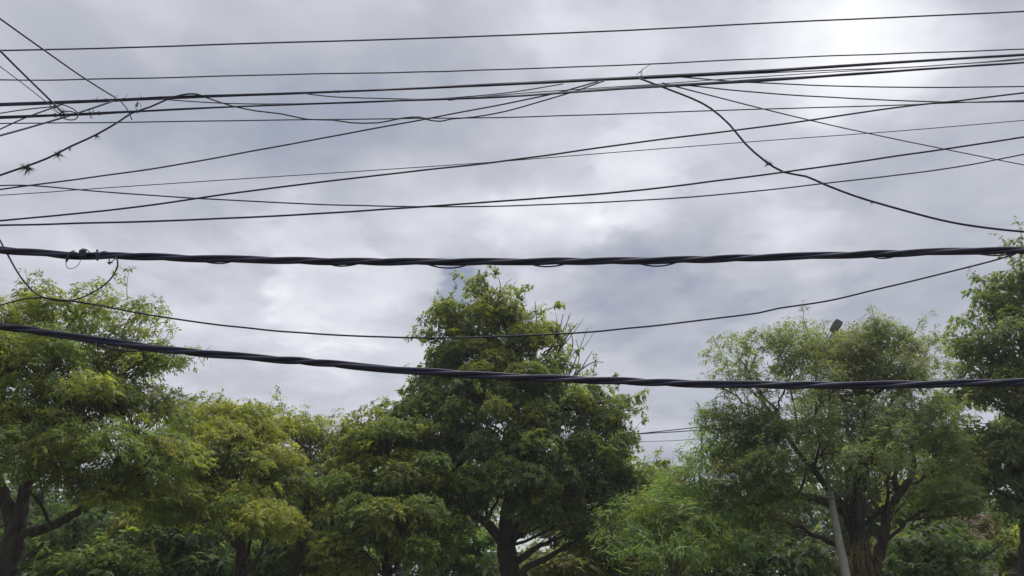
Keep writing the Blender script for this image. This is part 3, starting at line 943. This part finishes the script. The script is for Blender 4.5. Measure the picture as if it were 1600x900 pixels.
# mint house behind the centre trunk
H2 = 46.0
xa, xb = at(770, 880, H2)[0], at(845, 880, H2)[0]
zt = at(820, 873, H2)[2]
h2, roof2, tm2, (w, d, ov, rise, ev, rg) = house('mint_house', 'pale mint house with white gable strip glimpsed right of the centre trunk', xa - 1, xb, H2, H2 + 6, zt + .35, zt + 1.15, WALL_MINT, 1, roofm=mat('zinc_roof', (.20, .25, .26), .6, 3.0, (.28, .33, .34)))
for k in range(9):      # boards across the wall
    MB().box((-w / 2 - .01, -.035, .3 + k * .5), (w / 2 + .01, -.004, .33 + k * .5 + .02)).build('batten', WALL_MINT, h2)
MB().box((-w / 2 - .02, -.06, zt - .05), (w / 2 + .02, -.01, zt + .06)).build('fascia', mat('teal_paint', (.05, .16, .17), .7, 4.0, (.08, .22, .22)), h2)
window(h2, -w * .25, zt - .9, .9, .8)
window(h2, w * .2, zt - 1.3, .9, 1.0)
MB().box((w * .0, -.05, 0), (w * .0 + .9, .02, 2.1)).build('door', WOOD, h2)
oc = at(831, 858, H2 - 1)
wt = empty('water_tank', (oc[0], oc[1] + 3, 0), 'small orange roof tank peeping above the mint house', 'tank')
tb = oc[2]
tk = MB()
tk.tube(np.array([(0, 0, tb - .45), (0, 0, tb - .4), (0, 0, tb + .2), (0, 0, tb + .3), (0, 0, tb + .36)]), [.30, .38, .38, .30, .12], 16).build('tank', ORANGE, wt, True)
for sx in (-.3, .3):
    for sy in (-.3, .3):
        MB().box((sx - .04, sy - .04, 0), (sx + .04, sy + .04, tb - .42)).build('leg', LAMPGREY, wt)
MB().box((-.42, -.42, tb - .5), (.42, .42, tb - .44)).build('platform', WOOD, wt)

# ------------------------------------------------------------------ wires
def wire_path(pts, D, ext_l=None, ext_r=None, step=14, wob=0.0, seed=0):
    """pts: photo pixels along the wire; D: one ground distance or a list, one for each point"""
    p = np.array(pts, float)
    Ds = np.full(len(p), D, float) if np.isscalar(D) else np.interp(np.linspace(0, 1, len(p)), np.linspace(0, 1, len(D)), D)
    p = spline(np.column_stack([p, Ds]), step=step)
    w3 = np.array([at(a, b, c) for a, b, c in p])
    if wob:
        r_ = np.random.default_rng(seed)
        k = r_.normal(0, 1, (len(w3), 3))
        for _ in range(3):
            k = (k + np.roll(k, 1, 0) + np.roll(k, -1, 0)) / 3
        w3 = w3 + k * wob
    if ext_l is None:
        ext_l = 9.0 if pts[0][0] <= 0 else 0
    if ext_r is None:
        ext_r = 9.0 if pts[-1][0] >= 1600 else 0
    if ext_l:
        t = unit(w3[0] - w3[min(6, len(w3) - 1)])
        w3 = np.concatenate([w3[0] + t * np.linspace(ext_l, .4, 12)[:, None], w3])
    if ext_r:
        t = unit(w3[-1] - w3[max(-7, -len(w3))])
        w3 = np.concatenate([w3, w3[-1] + t * np.linspace(.4, ext_r, 12)[:, None]])
    return w3


def wire(name, label, pts, D, px, m=CABLE, cat='wire', group=None, wob=0.002, seed=0, sides=7, **kw):
    w3 = wire_path(pts, D, wob=wob, seed=seed + int(pts[0][1]), **kw)
    mid = pts[len(pts) // 2]
    Dm = D if np.isscalar(D) else float(np.mean(D))
    r = px * mpp(mid[0], mid[1], Dm) / 2
    o = MB().tube(w3 - w3[0], r, sides).build(name, m, None, True, loc=w3[0])
    return tag(o, label, cat, group)


OH = 'overhead wires'
wire('overhead_wire', 'topmost single wire crossing the whole sky', [(0, 79), (200, 74.5), (400, 67.7), (600, 62), (800, 55), (1000, 46.5), (1200, 36), (1400, 27), (1600, 18)], 7.8, 2.5, WIRE, group=OH)
wire('overhead_wire', 'second wire from the top, thin, running just above the thick cable bundles', [(0, 125), (100, 125), (250, 121.5), (400, 117.5), (640, 113), (800, 108), (1000, 100.5), (1200, 91.5), (1400, 84), (1600, 77)], 7.7, 2.1, WIRE, group=OH, wob=.004)
wire('overhead_wire', 'thin straight wire just below the lower of the two cable bundles', [(0, 193), (200, 191), (400, 188), (650, 185), (800, 183), (1000, 177), (1200, 170), (1400, 164.5), (1480, 161), (1600, 157)], 7.4, 1.9, WIRE, group=OH)
wire('overhead_wire', 'wire climbing from middle left to merge into the upper bundle at centre', [(0, 296), (60, 288), (150, 276), (250, 262), (400, 235), (600, 198), (660, 187), (700, 179), (800, 160), (870, 145), (935, 127)], [6.7, 6.8, 6.9, 6.95], 2.4, WIRE, group=OH)
wire('overhead_wire', 'long shallow sagging wire lowest at the centre, middle of the sky', [(0, 290), (50, 290), (140, 298), (280, 308), (400, 315), (550, 321), (700, 323), (800, 321.5), (1000, 313), (1150, 302), (1250, 291), (1400, 274), (1500, 260), (1600, 241)], 6.3, 2.2, WIRE, group=OH)
wire('overhead_wire', 'hair-thin wire rising gently left to right through the middle of the sky', [(0, 305), (80, 300), (130, 296), (400, 278), (600, 265), (760, 254), (830, 248.5), (1000, 235), (1200, 219.5), (1400, 205), (1600, 188)], 6.5, 1.35, WIRE_THIN, group=OH, wob=0)
wire('overhead_wire', 'dark wire rising steadily from mid left to the upper right', [(0, 345), (200, 325), (400, 297), (600, 273), (800, 250), (1000, 222), (1200, 197), (1400, 168), (1500, 157), (1600, 145)], 6.1, 2.8, CABLE, group=OH)
wire('overhead_wire', 'dark wire next above the upper twisted bundle, rising to the right', [(0, 352), (200, 347), (400, 339), (600, 327), (800, 313), (1000, 297), (1200, 272), (1400, 244), (1600, 214)], 5.8, 3.0, CABLE, group=OH)
wire('overhead_wire', 'wire leaving the upper bundle right of centre, ending level at the right edge', [(1050, 119), (1150, 127.5), (1200, 130), (1300, 134.5), (1450, 136.5), (1600, 135)], [7.0, 7.1, 7.3], 2.1, WIRE, group=OH)
wire('overhead_wire', 'wire dropping off the lower bundle right of centre, flattening at the right edge', [(1070, 133), (1200, 146), (1300, 152), (1400, 157), (1480, 159.5), (1600, 159)], [6.65, 6.9, 7.2], 2.1, WIRE, group=OH)
wire('service_drop_wire', 'straight thin wire slanting down to the right edge from the bundles', [(1035, 130), (1110, 149), (1200, 172), (1270, 189), (1350, 207), (1480, 234), (1600, 258)], [6.7, 8.0, 9.5], 1.9, WIRE, group=OH)
wire('hanging_cable', 'kinked cable dropping off the bundles and bowing down to the right edge', [(998, 122), (1030, 134), (1080, 153), (1110, 169), (1140, 195), (1165, 225), (1195, 251), (1225, 269), (1260, 276), (1290, 289), (1350, 311), (1420, 331), (1500, 350), (1600, 362)],
     [6.9, 6.7, 6.5, 6.4], 3.3, CABLE, 'cable', wob=.003)
wire('service_drop_wire', 'upper diagonal wire in the top left corner reaching the bundle', [(0, 29), (70, 79), (130, 121), (180, 152)], [5.4, 7.0], 2.8, CABLE, group=OH)
wire('service_drop_wire', 'thick diagonal wire at upper left ending in the small loop', [(0, 79), (40, 119), (80, 158), (96, 175)], [5.2, 6.6], 3.2, CABLE, group=OH)
wire('service_drop_wire', 'faint thin diagonal wire in the top left, lowest of the three', [(0, 104), (40, 134), (75, 162), (92, 177)], [5.6, 6.6], 1.4, WIRE_THIN, group=OH)
wire('service_drop_wire', 'dark wire running down left from the tied spot on the upper bundle', [(0, 212), (60, 195), (120, 177), (180, 157)], [6.0, 6.5, 7.0], 2.9, CABLE, group=OH)
wire('service_drop_wire', 'thin wire curving from the left edge up to the small loop', [(0, 202), (40, 184), (70, 173), (92, 165)], [8.2, 7.0], 2.2, WIRE, group=OH)
wire('service_drop_wire', 'thin wire between the two bundles at the left edge', [(0, 177), (40, 171), (80, 167), (98, 163)], [8.0, 7.0], 2.0, WIRE, group=OH)
wire('hanging_cable', 'slack cable with tufts of air plants rising from the left edge', [(0, 274), (40, 260), (75, 247), (110, 229), (150, 211), (185, 191), (205, 177), (235, 167), (262, 155), (285, 148), (305, 146.5), (322, 152)],
     [6.2, 6.4, 6.7, 6.9, 7.0], 2.9, CABLE, 'cable', wob=.004)
wire('hanging_cable', 'loose wavy cable drooping between the bundles and rejoining right of centre', [(318, 151), (360, 165), (400, 173.5), (440, 178), (480, 186.5), (520, 187.5), (550, 192), (590, 192), (612, 188), (632, 184), (655, 182.5), (668, 187), (688, 189.5), (705, 186), (740, 183), (790, 174), (850, 157), (900, 142), (945, 126)],
     [7.0, 6.8, 6.8, 6.95], 2.2, CABLE, 'cable', wob=.002)
wire('hanging_cable', 'thin strand slipping from the upper bundle to the lower one near centre left', [(470, 145), (520, 151), (600, 154), (660, 155), (720, 152), (800, 144), (880, 131)], [6.95, 6.7, 6.6, 6.9], 1.8, WIRE, 'cable')
wire('hanging_cable', 'short strand parting from the bundle and running level at left', [(255, 155), (330, 160.5), (400, 162.3), (470, 161.8), (540, 160.5)], [6.97, 6.8, 6.7, 6.62, 6.6], 1.8, WIRE, 'cable')
wire('small_cable_loop', 'small round loop of spare cable on the lower bundle at left', [(92, 162), (110, 168), (121, 176), (121, 184), (112, 187.5), (100, 185), (92, 179), (104, 174), (118, 176)], 6.55, 1.8, CABLE, 'cable loop', wob=0, step=3)
wire('cable_tail', 'short loose cable end hanging below the tied upper bundle', [(188, 158), (197, 168), (202, 177), (206, 187)], 6.9, 1.8, CABLE, 'cable end', wob=0, step=3)

# small clips and cut ends round the tied spot at left
def clip(label, px, py, D, pts, r_):
    c = at(px, py, D)
    o = empty('cable_clip', c, label, 'clip', 'clips and cut ends on the left bundles')
    u_ = mpp(px, py, D)
    MB().tube(np.array([(0, 0, -3.2), (.3, 0, -2.2), (.4, 0, 1.2), (0, 0, 2.6)]) * u_, np.array([.5, 1.5, 1.3, .5]) * u_, 8).build('clip_body', CABLE, o, True)
    for p_ in pts:
        MB().tube(spline(np.array([at(a, b, D - .01) for a, b in p_]) - c, n=4), r_ * u_, 5).build('wire_end', CABLE, o, True)


clip('small dark clip hanging under the upper bundle, above the slack cable', 214, 164, 6.9, [[(215, 156), (215, 160), (214, 163)], [(214, 163), (218, 161), (221, 167)], [(216, 160), (212, 163), (211, 168)]], .45)
clip('small clip with bent wire end on the lower bundle right of the loop', 143, 177, 6.55, [[(143, 176), (143, 181), (141, 184)], [(141, 184), (145, 184.5)], [(146, 176), (146, 171)]], .5)
clip('small clip between the loop and the left diagonal wires', 98, 174, 6.55, [[(78, 165), (82, 172), (90, 176)], [(84, 170), (92, 168), (99, 177)], [(96, 168), (103, 174), (108, 180)]], .4)

# two thick lashed bundles of several cables
def lashed(label, pts, D, offs, px, seed, ties):
    path = wire_path(pts, D, step=14)
    r = np.random.default_rng(seed)
    b = empty('cable_bundle', path[len(path) // 2], label, 'cable bundle', 'lashed cable bundles')
    org = np.array(b.location)
    s = mpp(800, 140, D)
    n = len(path)
    x = path[:, 0]
    for k, (oy, oz, f, ph, am) in enumerate(offs):
        q = path.copy()
        q[:, 2] += (oz + am * np.sin(x * f + ph)) * s
        q[:, 1] += (oy + am * np.cos(x * f * .8 + ph)) * s
        kk = r.normal(0, 1, n)
        for _ in range(4):
            kk = (kk + np.roll(kk, 1) + np.roll(kk, -1)) / 3
        q[:, 2] += kk * .5 * s
        MB().tube(q - org, px[k] * s / 2, 7).build('cable', CABLE if k != 1 else WIRE, b, True)
    for tx in ties:
        i = int(np.argmin(np.abs(path[:, 0] - at(tx, 150, D)[0])))
        c = path[i] - org
        t = MB()
        a = np.linspace(0, 2 * np.pi, 9)
        t.tube(np.stack([c[0] + a * .002, c[1] + .016 * np.cos(a) * 1.2, c[2] + .021 * np.sin(a)], 1), .003, 5)
        e = c + np.array([r.normal(0, .012), -.01, .018])
        t.tube(np.array([e, e + np.array([r.normal(0, .02), -.01, r.choice([-.055, .035]) * r.uniform(.6, 1.2)])]), .002, 4)
        t.build('cable_tie', CABLE, b)
    return b


lashed('upper thick lashed cable bundle, tied at left and thickest at right', [(0, 163.5), (150, 157.5), (250, 153), (400, 147.5), (600, 140), (800, 131), (1000, 121), (1200, 110), (1400, 97), (1600, 85)], 7.0,
       [(0, 0, 1.1, 0, .5), (.5, 1.6, .9, 1, .7), (-.8, -1.6, .7, 2, .7), (.6, -1.0, .5, 4, 1.0)], (3.2, 2.0, 2.7, 2.2), 1, (120, 158, 163, 168, 176, 182, 188, 194, 215, 247, 520, 1003))
lashed('lower thick lashed cable bundle directly under the upper one', [(0, 183), (100, 179.5), (200, 174.5), (400, 165), (600, 158), (800, 150.5), (1000, 137), (1200, 125), (1400, 111), (1600, 97.5)], 6.6,
       [(0, 0, .9, .5, .5), (.6, 1.4, .6, 1, 1.2), (-.6, -1.2, .8, 3, .6)], (2.9, 1.6, 2.5), 2, (87, 93, 104, 107, 143, 146, 151, 156, 219))
wire('overhead_wire', 'thin wire riding just above the lower bundle from centre to right edge', [(700, 157), (800, 147), (1020, 132), (1200, 119), (1400, 106.5), (1600, 93.5)], [6.62, 6.8, 6.8], 1.4, WIRE, group=OH)
wire('overhead_wire', 'wire peeling off below the upper bundle on the right side', [(1000, 123.5), (1200, 113.8), (1400, 106), (1500, 100), (1600, 91.5)], [7.0, 7.05, 7.1], 1.7, WIRE, group=OH)


# twisted low-voltage bundles, each strand a part
def twisted(label, pts, D, strand_px, helix_px, turn_px, n_str, seed, slack=(), ext=9.0):
    path = wire_path(pts, D, step=8, ext_l=ext, ext_r=ext)
    # even resample
    seg = np.concatenate([[0], np.cumsum(np.linalg.norm(np.diff(path, axis=0), axis=1))])
    tt = np.arange(0, seg[-1], .035)
    path = np.column_stack([np.interp(tt, seg, path[:, k]) for k in range(3)])
    s = mpp(800, 450, D)
    b = empty('twisted_cable', path[len(path) // 2], label, 'twisted cable', 'twisted cable bundles')
    org = np.array(b.location)
    r = np.random.default_rng(seed)
    tan = unit(np.gradient(path, axis=0))
    up = unit(np.array([0, 0, 1.0]) - tan * tan[:, 2:3])
    sd_ = np.cross(tan, up)
    th = tt / (turn_px * s) * 2 * np.pi
    kk = r.normal(0, 1, len(tt))
    for _ in range(40):
        kk = (kk + np.roll(kk, 1) + np.roll(kk, -1)) / 3
    th = th + kk / kk.std() * .35
    for k in range(n_str):
        ph = k / n_str * 2 * np.pi
        hr = helix_px * s / 2 * (1 + .12 * np.sin(tt * 1.7 + k * 2.1))
        q = path + up * (hr * np.sin(th + ph))[:, None] + sd_ * (hr * np.cos(th + ph))[:, None]
        MB().tube(q - org, strand_px * s / 2, 8).build('strand', CABLE, b, True)
    # slack thin strand that hangs in shallow loops under the bundle
    q = path + up * (helix_px * s / 2 * np.sin(th + .5))[:, None] * .9 + sd_ * (helix_px * s / 2 * np.cos(th + .5))[:, None] * .9
    for (px, wd, dp) in slack:
        x0 = at(px, 450, D)[0]
        g_ = np.clip(1 - ((path[:, 0] - x0) / (wd * s)) ** 2, 0, 1)
        low = path - up * (helix_px * .5 * s + strand_px * .42 * s + dp * s)
        q = q * (1 - g_[:, None]) + low * g_[:, None]
    MB().tube(q - org, strand_px * .19 * s, 7).build('slack_strand', CABLE, b, True)
    return b


twisted('upper heavy twisted cable bundle with spliced joint at left', [(0, 391), (50, 394), (110, 399), (200, 400), (300, 404), (400, 406), (500, 408), (700, 409), (800, 409), (1000, 407), (1200, 402), (1400, 396), (1500, 392), (1600, 391)], 5.0,
        6.4, 6.6, 300, 3, 7, [(335, 30, 1.5), (530, 30, 2.5), (700, 46, 5), (855, 34, 3), (1030, 46, 4.5), (1390, 32, 2), (1570, 40, 3)])
twisted('lower heavy twisted cable bundle sagging in front of the treetops', [(0, 510), (100, 523.5), (150, 531), (250, 545), (400, 559), (500, 567), (600, 576), (700, 583), (800, 589), (950, 595), (1100, 599.5), (1300, 602), (1450, 600.5), (1600, 597)], 4.7,
        6.2, 6.4, 290, 3, 9, [(205, 60, 5)])
wire('hanging_cable', 'single dark cable sagging deep below the upper twisted bundle', [(0, 375), (14, 402), (32, 433), (55, 458), (75, 466), (110, 470), (160, 478), (200, 486), (300, 502), (400, 514), (500, 522), (600, 526.5), (700, 528), (800, 525), (900, 520), (1000, 511), (1100, 499.5), (1185, 489), (1215, 482), (1290, 471), (1370, 452), (1450, 433), (1530, 413), (1560, 405), (1588, 396)],
     5.0, 2.8, CABLE, 'cable', wob=.002)
wire('hanging_cable', 'curled cable looping down from the splice and out at the left edge', [(0, 477), (40, 467), (66, 465), (84, 469), (105, 470.5), (128, 465), (150, 454), (170, 439), (182, 421), (184, 409), (180, 402)], [5.2, 5.0, 4.95], 2.4, CABLE, 'cable', wob=0, step=5)

# splice fittings on the upper twisted bundle
sp = at(112, 400, 4.97)
spl = empty('cable_splice', sp, 'taped splice with clamps and wire ends on the upper twisted bundle', 'splice')
u = mpp(112, 400, 4.97)


def loc(px, py, dy=0.0):
    return at(px, py, 4.97 + dy) - sp


MB().tube(np.array([loc(103, 411), loc(104, 407), loc(108, 400), loc(113, 395), loc(116, 391)]), np.array([.6, 1.6, 3.4, 3.0, .9]) * u, 10).build('taped_joint', CABLE, spl, True)
MB().tube(np.array([loc(110, 396, -.02), loc(120, 397, -.02)]), 3.6 * u, 8).build('clamp', CABLE, spl, True)
cl = MB()
a0 = loc(128, 396, -.03)
cl.box(tuple(a0 - np.array([3.5, 3, 5]) * u), tuple(a0 + np.array([5, 3, 5.5]) * u))
c2 = cl.build('connector', CABLE, spl)
MB().tube(np.array([loc(129, 391, -.03), loc(129, 387.5, -.03)]), 1.1 * u, 8).build('bolt', LAMPGREY, c2, True)
for pts, r_ in (([(103, 409), (103.5, 415), (107, 419), (113, 419.5), (120, 416), (125, 409), (125, 402)], .5),
                ([(131, 391), (134, 389.5), (139, 393), (142, 397)], .9), ([(132, 398), (133, 390), (131, 389)], .7),
                ([(158, 394), (164, 393), (170, 395)], .8),
                ([(170, 404), (171, 408), (169, 411), (172, 413)], .8), ([(169, 411), (174, 409), (178, 406), (180, 404)], .6), ([(168, 410), (172, 411), (176, 410)], .9)):
    MB().tube(np.array([loc(a, b, -.035) for a, b in spline(np.array(pts, float), n=4)]), r_ * u, 6).build('wire_end', CABLE, spl, True)
an = np.linspace(0, 2 * np.pi, 17)
MB().tube(np.array([loc(152 + 2.0 * math.sin(t), 398.5 + 8.5 * math.cos(t), -.035 + .06 * 0) for t in an]), .9 * u, 6).build('tie_ring', CABLE, spl, True)

# distant wires behind the centre tree
wire('distant_wire', 'distant wire in the gap right of the centre tree, upper of three', [(880, 690), (980, 679.5), (1050, 672), (1120, 665), (1300, 655), (1500, 664), (1600, 672)], 40, 1.5, CABLE, group='distant wires', ext_r=12, wob=0)
wire('distant_wire', 'distant wire in the gap right of the centre tree, middle of three', [(880, 686), (980, 679), (1050, 675), (1120, 671), (1300, 668), (1500, 668), (1600, 676)], 40, 1.5, CABLE, group='distant wires', ext_r=12, wob=0)
wire('distant_wire', 'distant faint wire in the gap right of the centre tree, lowest of three', [(880, 694), (980, 691), (1050, 688.5), (1120, 685), (1300, 682), (1500, 684), (1600, 690)], 42, .8, WIRE_THIN, group='distant wires', ext_r=12, wob=0)


# ------------------------------------------------------------------ air plants on the cables
def air_plant(label, px, py, D, r, n, seed):
    c = at(px, py, D)
    rr = np.random.default_rng(seed)
    o = empty('air_plant', c, label, 'air plant', 'air plants on the cables')
    s = mpp(px, py, D) * r
    t = MB()
    for _ in range(n):
        d = unit(rr.normal(size=3) + np.array([.25, 0, -.2]))
        ln = s * rr.uniform(.3, 1.1) * (1.35 if rr.uniform() < .15 else 1)
        k = d * ln * .6 + rr.normal(0, .12, 3) * ln
        e = d * ln + np.array([0, 0, -.25 * ln]) + rr.normal(0, .2, 3) * ln
        t.tube(bez(np.zeros(3), k, e, 5), np.array([.04, .036, .03, .02, .008]) * s, 4)
    f = t.build('leaves', DRY, o)
    f['kind'] = 'stuff'
    MB().tube(np.array([(0, 0, -.18), (0, 0, -.1), (0, 0, .05), (0, 0, .14)]) * s * 1.5, np.array([.08, .2, .18, .05]) * s, 8).build('base_tuft', DRY, o, True)
    return o


air_plant('largest spiky air plant tuft on the slack cable at left', 43, 262, 6.25, 12, 90, 1)
air_plant('wispy air plant second from the left edge on the slack cable', 91, 241, 6.45, 12, 36, 2)
air_plant('tiny air plant tuft just right of the wispy one', 109, 233, 6.5, 6, 14, 3)
air_plant('small dark air plant highest on the left slack cable', 150, 212, 6.75, 8, 34, 4)
air_plant('small air plant on the kinked cable at right', 1200, 255, 6.6, 10, 30, 5)
air_plant('tiny air plant low on the bowing cable near the right edge', 1362, 316, 6.45, 5, 16, 6)
tw = MB()
o0 = at(1003, 116, 7.0)
for pts in ([(1003, 118), (1003, 110), (1008, 106), (1016, 101)], [(1003, 112), (998, 114), (995, 117)], [(1005, 108), (1001, 111), (997, 115)]):
    p3 = np.array([at(a, b, 6.98) for a, b in pts]) - o0
    tw.tube(spline(p3, n=4), .0035, 4)
tag(tw.build('dry_vine_tendril', DRY, None, loc=o0), 'dry curled vine tendril standing on the upper bundle near centre', 'tendril')
print('LEAF TRIS', TRIS[0])

# ------------------------------------------------------------------ humid air
hz = bpy.data.materials.new('humid_air')
hz.use_nodes = True
hz.node_tree.nodes.clear()
pv = hz.node_tree.nodes.new('ShaderNodeVolumePrincipled')
pv.inputs['Color'].default_value = (0.9, 0.93, 1.0, 1)
pv.inputs['Density'].default_value = 0.0006
pv.inputs['Anisotropy'].default_value = 0.3
ho = hz.node_tree.nodes.new('ShaderNodeOutputMaterial')
hz.node_tree.links.new(pv.outputs[0], ho.inputs['Volume'])
h_ = MB().box((-90, -30, -1.0), (90, 95, 30)).build('haze', hz)
h_['kind'] = 'stuff'
h_['label'] = 'thin humid haze in the air over the street'
